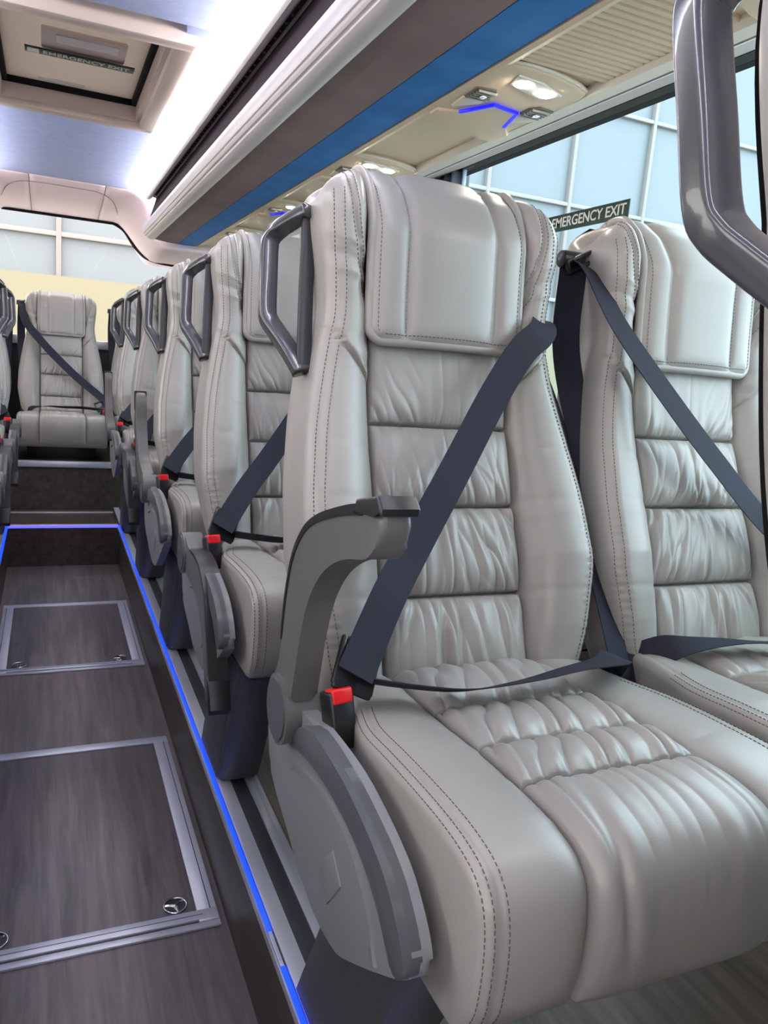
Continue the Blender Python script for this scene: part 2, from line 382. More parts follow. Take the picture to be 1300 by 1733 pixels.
slat = prismme('slat', [(.770, .5575), (.775, .554), (.98, .554), (.986, .5575), (.986, .562), (.770, .562)], 1, 0, .0165, 0)
sl2 = mesh('slat', *(lambda a: ([(x, y, z) for x, y, z in a[0]], a[1]))(sweep([(.770, 0, .5575), (.986, 0, .5575)], [(-.008, .006), (-.008, -.001), (-.0055, -.004), (.0055, -.004), (.008, -.001), (.008, .006)])), False, True)
for k in range(17):
    obj('slat', sl2, 'psu_plastic', rackR, (0, 1.298 - k * .019, 0))
for sgn, nm, lab in ((1, 'ceiling_light', 'glowing white light strip between ceiling and right luggage rack'), (-1, 'ceiling_light', 'glowing white light strip between ceiling and left luggage rack')):
    X = (lambda x: x) if sgn > 0 else mx
    L = thing(nm, lab, 'light strip')
    for a, b in ((-2.6, 2.93), (2.95, 4.55)):
        obj('light_tube', extrude_y('tube', [(X(p), q) for p, q in ((.458, .774), (.460, .766), (.467, .762), (.474, .763), (.474, .780), (.462, .781))], a, b), 'led_white', L)

# ------------------------------------------------------------------ roof hatch
hx0, hx1, hy0, hy1 = mx(.360), .360, 2.25, 3.22
h = thing('roof_hatch', 'emergency roof hatch with cream frame and grey glass in the ceiling', 'hatch')
bm = bmesh.new()
def ring(bm, x0, x1, y0, y1, w, z0, z1, bev=.006):
    for a in ((x0, x1, y0, y0 + w), (x0, x1, y1 - w, y1)): box(bm, *a, z0, z1, bev)
    for a in ((x0, x0 + w), (x1 - w, x1)): box(bm, *a, y0 + w * .6, y1 - w * .6, z0, z1, bev)
ring(bm, hx0, hx1, hy0, hy1, .055, .772, .83, .010)
obj('frame', bm_mesh('frame', bm, True), 'hatch_frame', h)
bm = bmesh.new(); ring(bm, hx0 + .04, hx1 - .04, hy0 + .04, hy1 - .04, .03, .79, .955, .006); obj('inner_frame', bm_mesh('inner', bm, True), 'hatch_frame', h)
bm = bmesh.new(); ring(bm, hx0 + .068, hx1 - .068, hy0 + .068, hy1 - .068, .018, .838, .88, .003); obj('seal', bm_mesh('seal', bm, True), 'black_rubber', h)
obj('pane', boxme('pane', hx0 + .08, hx1 - .08, hy0 + .08, hy1 - .08, .856, .866), 'roof_glass', h)
hz = .853
rec = obj('handle_recess', boxme('recess', -.02, .215, 2.585, 2.745, hz - .012, hz + .002, .006), 'hatch_frame', h)
obj('instruction_label', boxme('label', .02, .19, 2.60, 2.66, hz - .0150, hz - .0125), 'plate_white', rec)
bm = bmesh.new()
for k in range(3): box(bm, .03, .18 - .02 * k, 2.608 + .016 * k, 2.613 + .016 * k, hz - .0157, hz - .0149)
obj('print', bm_mesh('print', bm), 'header_plastic', rec)
obj('handle_bar', boxme('bar', -.01, .205, 2.755, 2.785, hz - .014, hz - .002, .004), 'cream_plastic', h)
obj('label_strip', boxme('label', .03, .165, 2.48, 2.505, hz - .004, hz + .004), 'plate_white', h)
obj('label_strip', boxme('label', -.03, .115, 3.085, 3.10, hz - .004, hz + .004), 'plate_white', h)
sg = obj('sign_plate', boxme('plate', -.065, .245, 2.715, 2.765, hz - .024, hz - .020, .001), 'sign_green', h)
M = frame_mat((.107, 2.740, hz - .0246), (1, 0, 0), (0, -1, 0))
text('lettering', 'EMERGENCY EXIT', .036, M, 'sign_white', sg, fit=.245)
obj('pictogram', boxme('pic', -.058, -.026, 2.722, 2.758, hz - .0252, hz - .0238), 'sign_white', sg)

# ------------------------------------------------------------------ reading light consoles
PSU_PARTS = []
def console():
    t = thing('reading_light_console', 'cream overhead console with lit lamps and blue line, rear of the ribbed slats', 'overhead console', (.87, 1.45, .555 + Z0), 'overhead consoles along the right rack')
    o3 = Vector((.87, 1.45, .555)); T = Matrix.Translation(-o3)
    def part(n, me, mt, par=t):
        me.transform(T); return obj(n, me, mt, par)
    hs = part('housing', prismme('housing', [(.752, 1.322), (.80, 1.312), (.86, 1.318), (.92, 1.335), (.962, 1.358), (.982, 1.40), (.985, 1.74), (.93, 1.725), (.85, 1.69), (.752, 1.64)], 2, .546, .565, .006, 3), 'psu_plastic')
    part('edge_bead', tube('bead', catmull([(.752, 1.321, .553), (.80, 1.311, .553), (.86, 1.317, .553), (.92, 1.334, .553), (.964, 1.357, .553)], 5), .004, 8), 'cream_plastic')
    part('tongue', prismme('tongue', [(.760, 1.60), (.800, 1.590), (.842, 1.505), (.908, 1.520), (.936, 1.618), (.975, 1.66), (.98, 1.735), (.93, 1.72), (.85, 1.685), (.76, 1.64)], 2, .540, .550, .004), 'psu_plastic')
    led = [(.806, 1.585, .5415), (.843, 1.504, .5415), (.907, 1.519, .5415), (.933, 1.612, .5415)]
    V, F = sweep(catmull(led, 1), rrect(.0042, .003, .001, 1)); part('light_line', mesh('led', V, F, False, True), 'led_deep')
    lp = part('lamp_plate', prismme('plate', [(.800, 1.345), (.812, 1.395), (.905, 1.430), (.925, 1.385), (.86, 1.352)], 2, .5425, .55, .002), 'lamp_plate')
    for c in ((.828, 1.374), (.893, 1.393)):
        part('lamp_lens', cylme('lens', c, .017, .5405, .545, 2, 20, .001), 'lamp_lens', lp)
    for c, s in (((.795, 1.470), 1), ((.942, 1.500), -1)):
        p = [(-.026, -.026), (.012, -.034), (.026, -.010), (.024, .024), (-.022, .034)]
        v = part('air_vent', prismme('vent', [(c[0] + a * s, c[1] + b) for a, b in p], 2, .5425, .55, .001), 'psu_dark')
        for k in range(5):
            y = c[1] - .021 + k * .0105
            part('slat', boxme('slat', c[0] - .021, c[0] + .021, y - .0018, y + .0018, .5385, .5435), 'vent_slat', v)
        part('thumb_tab', boxme('tab', c[0] - .006, c[0] + .006, c[1] - .008, c[1] + .008, .536, .5395, .001), 'chrome', v)
        part('scoop', prismme('scoop', [(c[0] - .026, c[1] + .036), (c[0] + .024, c[1] + .026), (c[0] + .02, c[1] + .05), (c[0] - .02, c[1] + .095)], 2, .5405, .55, .003), 'cream_plastic')
    return t
def copy_tree(o, parent=None):
    c = o.copy(); C.objects.link(c); c.parent = parent
    for ch in list(o.children): copy_tree(ch, c)
    return c
con = console()
for k in (-1, 1, 2, 3):
    c = copy_tree(con); c.location.y += .78 * k
    c['label'] = 'cream overhead console with lit lamps and blue line, ' + {-1: 'ahead of the ribbed slats', 1: 'beside the curtain', 2: 'next one behind the curtain', 3: 'nearest the rear window'}[k]

# ------------------------------------------------------------------ curtain, exit sticker
def curtain():
    ys = np.linspace(2.58, 3.00, 90); zs = np.linspace(.70, -.25, 24); V = []; F = []
    for z in zs:
        q = (.70 - z) / .95; pin = 1 - .35 * math.exp(-((q - .55) / .18) ** 2)
        for i, y in enumerate(ys):
            u = i / 89
            f = .022 * math.sin(u * 2 * math.pi * 6.5 + 1.1 * math.sin(u * 9)) * (.6 + .4 * math.sin(u * 5 + 1))
            V.append((1.345 + f, 2.79 + (y - 2.79) * pin, z))
    n = 90
    for r in range(23):
        for i in range(n - 1): F.append((r * n + i, r * n + i + 1, (r + 1) * n + i + 1, (r + 1) * n + i))
    return mesh('curtain', V, F, True)
ct = thing('curtain', 'gathered slate blue curtain hanging on the pillar beside the window', 'curtain')
o = obj('cloth', curtain(), 'curtain', ct); md = o.modifiers.new('s', 'SOLIDIFY'); md.thickness = .003
obj('curtain_rail', boxme('rail', 1.33, 1.36, 2.52, 3.06, .700, .712, .003), 'black_plastic', ct)
st = thing('exit_sticker', 'dark green sticker with white EMERGENCY EXIT lettering on the side window', 'sticker')
obj('backing', boxme('backing', WX + .009, WX + .011, 1.735, 2.185, .434, .482), 'sign_green', st)
M = frame_mat((WX + .0085, 1.915, .458), (0, -1, 0), (0, 0, 1))
text('lettering', 'EMERGENCY EXIT', .04, M, 'sign_white', st, .0004, fit=.335)
pc = obj('pictogram', boxme('pic', WX + .0080, WX + .0092, 2.105, 2.150, .438, .478), 'sign_white', st)
bm = bmesh.new(); rp = [(2.142, .474), (2.136, .474), (2.132, .466), (2.122, .463), (2.114, .455), (2.12, .453), (2.127, .457), (2.122, .446), (2.112, .444), (2.112, .440), (2.127, .441), (2.132, .449), (2.14, .441), (2.147, .443), (2.138, .455)]
prism(bm, rp, 0, WX + .0074, WX + .0082); obj('running_figure', bm_mesh('fig', bm), 'sign_green', pc)

# ------------------------------------------------------------------ floor: hatches, light strips, seat tracks
def floor_hatch(y0, y1, label):
    t = thing('floor_hatch', label, 'floor hatch', (XC, (y0 + y1) / 2, ZF + Z0)); T = Vector((-XC, -(y0 + y1) / 2, 0))
    x0, x1 = mx(.317), .317
    def p(n, me, mt, par=t): me.transform(Matrix.Translation(T)); return obj(n, me, mt, par)
    p('panel', boxme('panel', x0 + .04, x1 - .04, y0 + .05, y1 - .04, 0, .003, .001), 'hatch_vinyl')
    for a, b, w, n in ((y0 + .024, y0 + .052, 0, 'frame_bar'), (y1 - .034, y1, 0, 'frame_bar'), (y0, y0 + .016, 0, 'outer_bar')):
        p(n, boxme('bar', x0 + w, x1 - w, a, b, 0, .0055, .0012), 'aluminium')
    for xa, xb in ((x0, x0 + .040), (x1 - .040, x1)):
        p('frame_bar', boxme('bar', xa, xb, y0 + .018, y1, 0, .005, .0012), 'aluminium')
    for xa, xb in ((x0 + .012, x0 + .014), (x1 - .014, x1 - .012)):
        p('groove', boxme('groove', xa, xb, y0 + .03, y1 - .01, .0045, .0054), 'track_insert')
    p('groove', boxme('groove', x0 + .03, x1 - .03, y0 + .037, y0 + .0385, .005, .0058), 'track_insert')
    for lx in (.238, mx(.238)):
        c = (lx, y0 + .078)
        bm = bmesh.new(); cyl(bm, c, .024, .003, .0045, 2, 36)
        lo = p('lock', bm_mesh('lock', bm, True), 'steel_dark')
        V, F = sweep([(c[0] + .0225 * math.cos(a), c[1] + .0225 * math.sin(a), .0055) for a in np.linspace(0, 2 * math.pi, 36, endpoint=False)], circ(.0022, 6), closed=True)
        p('rim', mesh('rim', V, F, True, True), 'chrome', lo)
        for k in range(3):
            a = math.radians(40 + 120 * k); d = Vector((math.cos(a), math.sin(a), 0)); s = Vector((-d.y, d.x, 0))
            V = []
            for q, w, z in ((0, .005, .0075), (.012, .0035, .0068), (.021, .0055, .005)):
                for g in (-1, 1): V.append((c[0] + d.x * q + s.x * w * g, c[1] + d.y * q + s.y * w * g, .004))
                V.append((c[0] + d.x * q, c[1] + d.y * q, z))
            F = [(0, 2, 5, 3), (2, 1, 4, 5), (3, 5, 8, 6), (5, 4, 7, 8), (6, 8, 7), (0, 1, 2)]
            p('spoke', mesh('spoke', V, F, False, True), 'chrome', lo)
    return t
floor_hatch(1.335, 2.14, 'larger looking aluminium framed floor hatch beside the front pair of seats')
floor_hatch(2.685, 3.43, 'aluminium framed floor hatch nearer the rear step')
for x, nm, lab, gap in ((AR, 1, 'blue glowing light strip along the right edge of the aisle', True), (AL, -1, 'blue glowing light strip along the left edge of the aisle', False)):
    t = thing('floor_light', lab, 'light strip', (0, 0, Z0))
    s = 1 if nm > 0 else -1
    for a, b in (((YF, .978), (1.055, YE)) if gap else ((YF, YE),)):
        obj('light_tube', boxme('tube', x - .004, x + .005, a, b, ZP - .011, ZP + .001, .001), 'led_blue', t)
    if gap:
        obj('connector', boxme('conn', x - .003, x + .004, .978, 1.055, ZP - .010, ZP + .0005, .001), 'clear_plastic', t)
        obj('connector_pin', boxme('pin', x - .001, x + .002, .99, 1.045, ZP + .0005, ZP + .0012), 'aluminium', t)
    obj('channel', boxme('channel', x - .007, x - .0045, YF, YE, ZP - .013, ZP + .001), 'aluminium', t)
t = thing('floor_light', 'violet blue light strip along the rear step edge', 'light strip', (0, 0, Z0))
obj('light_tube', boxme('tube', AL, AR, YE - .006, YE + .006, ZP - .011, ZP + .001, .001), 'led_violet', t)
obj('holder', boxme('holder', AL, AR, YE + .006, YE + .018, ZP - .0125, ZP - .0005, .001), 'cream_plastic', t)
for s, lab in ((1, 'aluminium seat track with dark insert along the right platform edge'), (-1, 'aluminium seat track with dark insert along the left platform edge')):
    X = (lambda x: x) if s > 0 else mx
    t = thing('seat_track', lab, 'seat track')
    def sb(n, a, b, z, mt):
        x0, x1 = sorted((X(a), X(b))); obj(n, boxme(n, x0, x1, YF, 4.49, ZP, ZP + z, .0008), mt, t)
    sb('edge_plate', .336, .364, .004, 'aluminium'); sb('insert', .364, .395, .002, 'track_insert')
    sb('inner_plate', .395, .410, .005, 'aluminium'); sb('step_plate', .410, .424, .0025, 'aluminium')

# ------------------------------------------------------------------ outside: facade and ground
struct('ground', 'pale paved ground outside the bus', boxme('ground', -30, 40, -25, 16, -2.1, -2.0), 'ground', 'ground')
fb = thing('glass_facade', 'pale glass fronted building with cream grid seen through the windows', 'building', (5, 14, -2.0 + Z0))
FO = Vector((5, 14, -2.0)); gx, gz = 1.93, 1.93
xs = [.15 + gx * k for k in range(-2, 10)]; zs = [.95, 1.61, 3.52, 5.45, 7.38, 9.3]
pane_me = {}
for i in range(len(xs) - 1):
    for j in range(len(zs) - 1):
        if j not in pane_me: pane_me[j] = boxme('pane', 0, gx, .05, .09, 0, zs[j + 1] - zs[j])
        obj('pane', pane_me[j], 'facade_pane', fb, (xs[i] - FO.x, 0, zs[j] - FO.z))
vm = boxme('mullion', -.04, .04, -.06, .1, 0, zs[-1] - zs[0], .01); hm = boxme('mullion', 0, xs[-1] - xs[0], -.05, .1, -.038, .038, .01)
for x in xs: obj('mullion', vm, 'facade_mullion', fb, (x - FO.x, 0, zs[0] - FO.z))
for z in zs[1:]: obj('transom', hm, 'facade_mullion', fb, (xs[0] - FO.x, 0, z - FO.z))
obj('base_wall', boxme('base', xs[0] - FO.x - 4, xs[-1] - FO.x + 3, -.25, .1, 0, .95 - FO.z), 'yellow_wall', fb)

# ------------------------------------------------------------------ seats
SO = np.array((.557, .80, -.92))           # base point of the model seat
sst = lambda t: np.clip(t, 0, 1) ** 2 * (3 - 2 * np.clip(t, 0, 1))
class Body:
    """profile in the side plane, width and relief across it; evaluates any point of the upholstery"""
    def __init__(s, prof, ds, wfun, r, spine):
        P = catmull(prof, 24); d = np.r_[0, np.cumsum(np.linalg.norm(np.diff(P, axis=0), axis=1))]
        s.S = np.linspace(0, d[-1], int(d[-1] / ds)); s.Y = np.interp(s.S, d, P[:, 0]); s.Z = np.interp(s.S, d, P[:, 1])
        ty, tz = np.gradient(s.Y), np.gradient(s.Z); l = np.hypot(ty, tz)
        k = np.ones(9) / 9; sm = lambda v: np.convolve(np.pad(v, 4, 'edge'), k, 'valid')
        ny, nz = sm(-tz / l), sm(ty / l); l = np.hypot(ny, nz); s.NY, s.NZ = ny / l, nz / l
        s.r = r; s.wfun = wfun; w0 = wfun(s.Y, s.Z, s.S); kk = np.hanning(23); kk /= kk.sum(); s.W = np.convolve(np.pad(w0, 11, 'edge'), kk, 'valid'); s.spine = spine; s.h = lambda x, sv, y, z, w: 0 * x
    def at(s, x, sv, off=0.0):
        x, sv = np.broadcast_arrays(np.asarray(x, float), np.asarray(sv, float))
        g = lambda a: np.interp(sv, s.S, a)
        y, z, ny, nz, w = g(s.Y), g(s.Z), g(s.NY), g(s.NZ), g(s.W)
        e = np.clip((np.abs(x) - (w - s.r)) / s.r, 0, 1)
        o = s.h(x, sv, y, z, w) - s.r * (1 - np.sqrt(1 - e * e)) + off
        return np.stack([x + 0 * y, y + ny * o, z + nz * o], -1)
    def mesh(s, name, nx):
        N = len(s.S); phi = np.radians([18, 36, 52, 66, 78, 90]); cols = []
        for t in np.linspace(-1, 1, nx): cols.append(t * (s.W - s.r))
        R = [(s.W - s.r) + s.r * math.sin(p) for p in phi]
        X = np.stack([-c for c in R[::-1]] + cols + R, 1)
        V = s.at(X, np.repeat(s.S[:, None], X.shape[1], 1))
        sp = np.array([s.spine(y, z) for y, z in zip(s.Y, s.Z)])
        L, Rr = [], []
        for f in (1, .7, .35):
            a = V[:, 0].copy(); a[:, 1:] = a[:, 1:] * (1 - f) + sp * f; L.append(a)
            b = V[:, -1].copy(); b[:, 1:] = b[:, 1:] * (1 - f) + sp * f; Rr.append(b)
        G = np.concatenate([np.stack(L, 1), V, np.stack(Rr[::-1], 1)], 1); n, m = G.shape[:2]
        I = np.arange(n * m).reshape(n, m); J = np.roll(I, -1, 0)
        F = np.stack([I[:, :-1], I[:, 1:], J[:, 1:], J[:, :-1]], -1).reshape(-1, 4)
        me = mesh(name, G.reshape(-1, 3) + [SO[0], 0, 0] - SO, F); return me
def sheet(name, G):
    n, m = G.shape[:2]; I = np.arange(n * m).reshape(n, m)
    F = np.stack([I[:-1, :-1], I[:-1, 1:], I[1:, 1:], I[1:, :-1]], -1).reshape(-1, 4)
    return mesh(name, G.reshape(-1, 3) + [SO[0], 0, 0] - SO, F)
def gauss(d, s): return np.exp(-(d / s) ** 2)

# --- backrest
back = Body([(.905, -.47), (.925, -.435), (.968, -.32), (1.015, -.20), (1.058, -.09), (1.088, .03), (1.102, .15), (1.106, .215), (1.116, .255), (1.150, .281), (1.200, .272), (1.225, .235),
             (1.225, .12), (1.18, -.05), (1.095, -.25), (1.01, -.47)], .0032,
            lambda y, z, s: np.interp(z, [-.47, -.42, -.30, -.20, -.10, 0, .07, .13, .19, .225, .245, .260, .272, .28], [.198, .216, .238, .234, .220, .200, .187, .191, .198, .198, .194, .184, .164, .140]),
            .030, lambda y, z: (np.interp(z, [-.47, -.2, .03, .2, .28], [.965, 1.06, 1.135, 1.165, 1.165]), min(z, .225)))
itop = int(np.argmax(back.Z)); STOP = back.S[itop]
def s_of_z(z): return np.interp(z, back.Z[:itop], back.S[:itop])
INN = .118
def back_h(x, s, y, z, w):
    a = np.abs(x); fr = 1 - .85 * sst((s - (STOP - .105)) / .085) - .15 * sst((s - STOP) / .04)
    q = np.clip((a - INN) / np.maximum(w - INN, .01), 0, 1)
    hb = np.interp(z, [-.47, -.38, -.28, -.15, -.02, .08, .18, .26], [.026, .056, .072, .058, .040, .036, .046, .040])
    h = hb * (1 - np.exp(-q / .24)) * (1 - .22 * q ** 3)
    h = h - .012 / (1 + np.exp((a - INN) / .0025))
    # diagonal seam of the wing, upper part puffier
    d = ((z - .050) * (.198 - .120) - (a - .198) * (.050 + .032)) / math.hypot(.078, .082)
    gate = sst((a - .114) / .006)
    h = h + gate * (.006 * sst(d / .004) * np.exp(-np.clip(d, 0, 1) / .16) - .0045 * gauss(d, .0019))
    # head wing seam
    az = np.interp(z, [.07, .12, .2, .275], [.120, .140, .158, .162]); dd = a - az; up = sst((z - .075) / .03)
    h = h + up * (-.005 * gauss(dd, .003) + .004 * sst(-dd / .012) - .020 * sst((.150 - a) / .028))
    # creases that run out from the inner seams
    rs = np.random.RandomState(3)
    for z0, sl, am, L in ((.150, .35, .0035, .05), (.128, .3, -.004, .06), (.112, .25, .003, .05), (.030, .1, -.0018, .03), (.010, .05, .002, .03), (-.004, 0, -.0015, .025), (-.13, .1, -.0016, .07), (-.20, .0, -.002, .06), (-.225, .1, .0015, .05), (-.33, 0, -.0016, .05)):
        zz = z - z0 - sl * (a - INN)
        h = h + am * gauss(zz, .0062) * np.exp(-np.abs(a - .135) / L) * gate
    # edge seam beside the gusset
    h = h - .0022 * gauss(a - (w - .016), .0022)
    # small puckers along the outer lower edge
    lo = sst((-.16 - z) / .1)
    h = h + .0008 * lo * np.sin(z * 520) * gauss(a - (w - .018), .010)
    dip = sst((s - (STOP - .11)) / .08) * (1 - sst((s - STOP - .08) / .05)) / (1 + np.exp((a - .118) / .006))
    return h * fr - .030 * dip
back.h = back_h
# --- cushion
cush = Body([(.90, -.56), (.70, -.572), (.52, -.575), (.480, -.566), (.466, -.54), (.460, -.49), (.464, -.445), (.478, -.421), (.505, -.410), (.56, -.406), (.66, -.410), (.78, -.420), (.88, -.425), (.925, -.44), (.935, -.48), (.925, -.54)], .0042,
            lambda y, z, s: np.interp(y, [.45, .74, .84, .94], [.230, .230, .205, .190]), .013, lambda y, z: (np.clip(y, .56, .86), -.50))
itc = int(np.argmax(cush.Z)); TOPI = np.where((cush.Z > -.445) & (np.arange(len(cush.Z)) > 20))[0]
def s_of_y(y): i = TOPI[cush.Y[TOPI] >= .47]; i = i[cush.NZ[i] > .2]; return np.interp(y, cush.Y[i], cush.S[i])
SFRONT = cush.S[np.argmin(np.abs(cush.Z + .555) + 10 * (cush.Y > .5))]
CIN = .117
def cush_h(x, s, y, z, w):
    a = np.abs(x); q = np.clip((a - CIN) / (w - CIN), 0, 1)
    top = sst((s - SFRONT + .01) / .05)
    h = .013 * (1 - np.exp(-q / .16)) * (1 - .45 * q ** 2)
    h = h - .011 / (1 + np.exp((a - CIN) / .0025))
    h = h - .0022 * gauss(a - (w - .017), .0022)
    rs = np.random.RandomState(5)
    for s0, am in ((s_of_y(.60), -.0018), (s_of_y(.66), .0015), (s_of_y(.72), -.0015), (s_of_y(.52), .0012)):
        h = h + am * gauss(s - s0 - .25 * (a - CIN), .006) * np.exp(-(np.clip(a - CIN, 0, 1)) / .04) * (a > CIN)
    fr = sst((.49 - y) / .02)
    h = h + .0009 * fr * np.sin(s * 620) * gauss(a - (w - .012), .010)
    return h * top
cush.h = cush_h
def panel(body, s0, s1, hw, puff, folds, nx, ns, name, pucker=(1, 1), rolls=()):
    xs = np.linspace(-hw, hw, nx); ss = np.linspace(s0, s1, ns); X, S = np.meshgrid(xs, ss)
    dx = hw - np.abs(X); d0 = S - s0; d1 = s1 - S
    e = (1 - np.exp(-dx / .010)) * (1 - np.exp(-d0 / .011)) * (1 - np.exp(-d1 / .011))
    h = puff * e * (1 - .25 * (2 * (S - s0) / (s1 - s0) - 1) ** 2)
    env = (1 - np.exp(-dx / .006)) * (1 - np.exp(-d0 / .004)) * (1 - np.exp(-d1 / .004))
    for x0, side, am, sg, L, lean in folds:
        d = d0 if side == 0 else d1 if side == 1 else np.abs(S - (s0 + s1) / 2)
        g = np.exp(-(d / L) ** 2) if side == 2 else np.exp(-d / L)
        h = h + am * gauss(X - x0 - lean * d - .35 * lean * d * d / .05, sg) * g * env
    for A, per, lean, x0, x1, e0, e1 in rolls:      # gathered leather: soft rolls with sharp creases between them
        q = (X - lean * (S - s0) - .10 * np.sin((S - s0) * 40 + X * 30) * per) / per + .16 * np.sin(X * 61) + .10 * np.sin(X * 143 + 1)
        g = sst((X - x0) / .02) * sst((x1 - X) / .02) * np.clip(np.exp(-d0 / e0) + np.exp(-d1 / e1), 0, 1)
        h = h + 1.95 * A * (np.abs(np.sin(math.pi * q)) ** .7 - .5) * (.65 + .35 * np.sin(q * 2.3 + 1)) * g * env
    ph = 9 * np.sin(X * 37) + 4 * np.sin(X * 91)
    for d, k in ((d0, pucker[0]), (d1, pucker[1])):
        h = h + k * .0011 * np.sin(X * 560 + ph) * np.exp(-d / .008) * env
    return sheet(name, body.at(X, S, 0) + 0, ) if False else sheet(name, _off(body, X, S, h + .002 - .010 * (1 - sst(np.minimum(np.minimum(dx, d0), d1) / .004))))
def _off(body, X, S, off):
    g = lambda a: np.interp(S, body.S, a)
    y, z, ny, nz = g(body.Y), g(body.Z), g(body.NY), g(body.NZ)
    return np.stack([X, y + ny * off, z + nz * off], -1)
def rnd_folds(seed, n, side, amp, sg, L, lean, x0=-.11, x1=.11):
    r = np.random.RandomState(seed); out = []; n = max(4, int(n * .6)); sg = sg * 1.4
    xs = np.linspace(x0, x1, n) + r.uniform(-.4, .4, n) * (x1 - x0) / n
    for i, x in enumerate(xs):
        out.append((x, side, 1.3 * amp * r.uniform(.45, 1.2) * (1 if i % 2 else -1), sg * r.uniform(.7, 1.5), L * r.uniform(.5, 1.5), lean * x / .11 + r.uniform(-.12, .12)))
    return out
zc = [.10, -.089, -.205, -.330, -.462]
BF = [rnd_folds(1, 8, 0, .0045, .005, .030, .8, -.112, -.04) + rnd_folds(2, 12, 0, .0028, .006, .030, .1, -.04, .11) + rnd_folds(12, 7, 1, .003, .009, .07, 0, -.03, .11),
      rnd_folds(3, 24, 0, .0034, .0042, .026, -.55) + rnd_folds(13, 7, 1, .0028, .010, .05, .2),
      rnd_folds(4, 22, 0, .0038, .0048, .040, -.3) + rnd_folds(14, 14, 1, .0036, .0060, .055, .5, -.02, .11),
      rnd_folds(5, 18, 1, .0038, .0050, .060, .35) + [(-.028, 2, -.006, .006, .06, 0), (-.014, 2, .0055, .006, .07, 0), (0, 2, -.005, .005, .06, .05), (-.045, 2, .0035, .007, .06, 0), (.03, 2, .003, .009, .05, .1)] + rnd_folds(15, 9, 0, .0022, .008, .03, 0)]
PM = {}
BR = [[(.0055, .020, -.60, -.13, -.03, .035, .001), (.0034, .030, .0, -.04, .13, .03, .05)],
      [(.0052, .0175, -.30, -.13, .13, .030, .004), (.0028, .040, .1, -.13, .13, .05, .08)],
      [(.0056, .0220, -.12, -.13, .13, .050, .006), (.0044, .030, -.45, .0, .13, .04, .06)],
      [(.0058, .0270, -.18, -.05, .13, .02, .075), (.0034, .020, .0, -.13, -.02, .02, .05)]]
CR = [[(.0034, .022, .10, -.13, .13, .0005, .060)], [(.0042, .026, .30, -.13, .13, .08, .06)], [(.0046, .029, .30, -.13, .13, .09, .08)], [(.0044, .033, .35, -.13, .13, .09, .05)]]
for k in range(4):      # s grows upwards: bottom seam first
    PM['back%d' % k] = panel(back, s_of_z(zc[k + 1]), s_of_z(zc[k]), INN + .001, .020 if k else .018, BF[k], 170, 80 if k else 100, 'centre_panel', (1.2, .9), BR[k])
sY = [SFRONT - .0, s_of_y(.583), s_of_y(.668), s_of_y(.775), s_of_y(.91)]
CF = [rnd_folds(21, 12, 1, .0020, .0055, .035, .25) + [(-.075, 2, .003, .012, .08, .1), (-.09, 2, -.004, .006, .06, .1), (.05, 2, .0025, .012, .05, 0)],
      rnd_folds(22, 12, 0, .0014, .0050, .03, .2), rnd_folds(24, 12, 0, .0014, .0058, .03, .2), rnd_folds(26, 10, 0, .0014, .0075, .04, .2)]
for k in range(4):
    PM['cush%d' % k] = panel(cush, sY[k], sY[k + 1], CIN + .001, (.016, .015, .016, .020)[k], CF[k], 170, (110, 70, 80, 90)[k], 'centre_panel', (.8 if k else 0, 1), CR[k])
PM['back'] = back.mesh('backrest', 170); PM['cush'] = cush.mesh('cushion', 120)
ssb = np.linspace(STOP + .05, back.S[-1] - .01, 40); XX, SS = np.meshgrid(np.linspace(-1, 1, 14), ssb); XX = XX * (np.interp(SS, back.S, back.W) - .02)
PM['shell'] = sheet('shell', _off(back, XX, SS, .004 + 0 * XX))
# --- stitching: rows of short threads lying on the upholstery
def stitch(pts, ln=.0036, pitch=.0062, r=.00065):
    P = np.array(pts, float); d = np.r_[0, np.cumsum(np.linalg.norm(np.diff(P, axis=0), axis=1))]; V = []; F = []
    for s in np.arange(0, d[-1] - ln, pitch):
        a = np.array([np.interp(s, d, P[:, i]) for i in range(3)]); b = np.array([np.interp(s + ln, d, P[:, i]) for i in range(3)])
        t = (b - a) / np.linalg.norm(b - a); u = np.cross(t, (0, .3, 1)); u /= np.linalg.norm(u) + 1e-9; v = np.cross(t, u); n = len(V)
        for p in (a, b):
            for c in ((1, 0), (0, 1), (-1, 0), (0, -1)): V.append(p + r * (u * c[0] + v * c[1]))
        for i in range(4): F.append((n + i, n + (i + 1) % 4, n + 4 + (i + 1) % 4, n + 4 + i))
        F.append((n, n + 1, n + 2, n + 3)); F.append((n + 4, n + 5, n + 6, n + 7))
    return V, F
def stitches(name, rows):
    V, F = [], []
    for r in rows:
        v, f = stitch(r); F += [tuple(i + len(V) for i in q) for q in f]; V += v
    return mesh(name, np.array(V) + [SO[0], 0, 0] - SO, F, False, True)
zz = np.linspace(-.44, .235, 90); rows = []
for sg in (-1, 1):
    sv = s_of_z(zz); wv = np.interp(sv, back.S, back.W)
    for dx_ in (.0225, .0095): rows.append(back.at(sg * (wv - dx_), sv, .0004))
    z2 = np.linspace(.085, .268, 40); az = np.interp(z2, [.07, .12, .2, .275], [.120, .140, .158, .162])
    for o_ in (-.0055, .0055): rows.append(back.at(sg * (az + o_), s_of_z(z2), .0004))
PM['back_stitch'] = stitches('stitching', rows)
rows = []
sc = np.linspace(SFRONT + .005, s_of_y(.80), 140); wc = np.interp(sc, cush.S, cush.W)
for sg in (-1, 1):
    for dx_ in (.024, .0105, .0035): rows.append(cush.at(sg * (wc - dx_), sc, .0004))
PM['cush_stitch'] = stitches('stitching', rows)
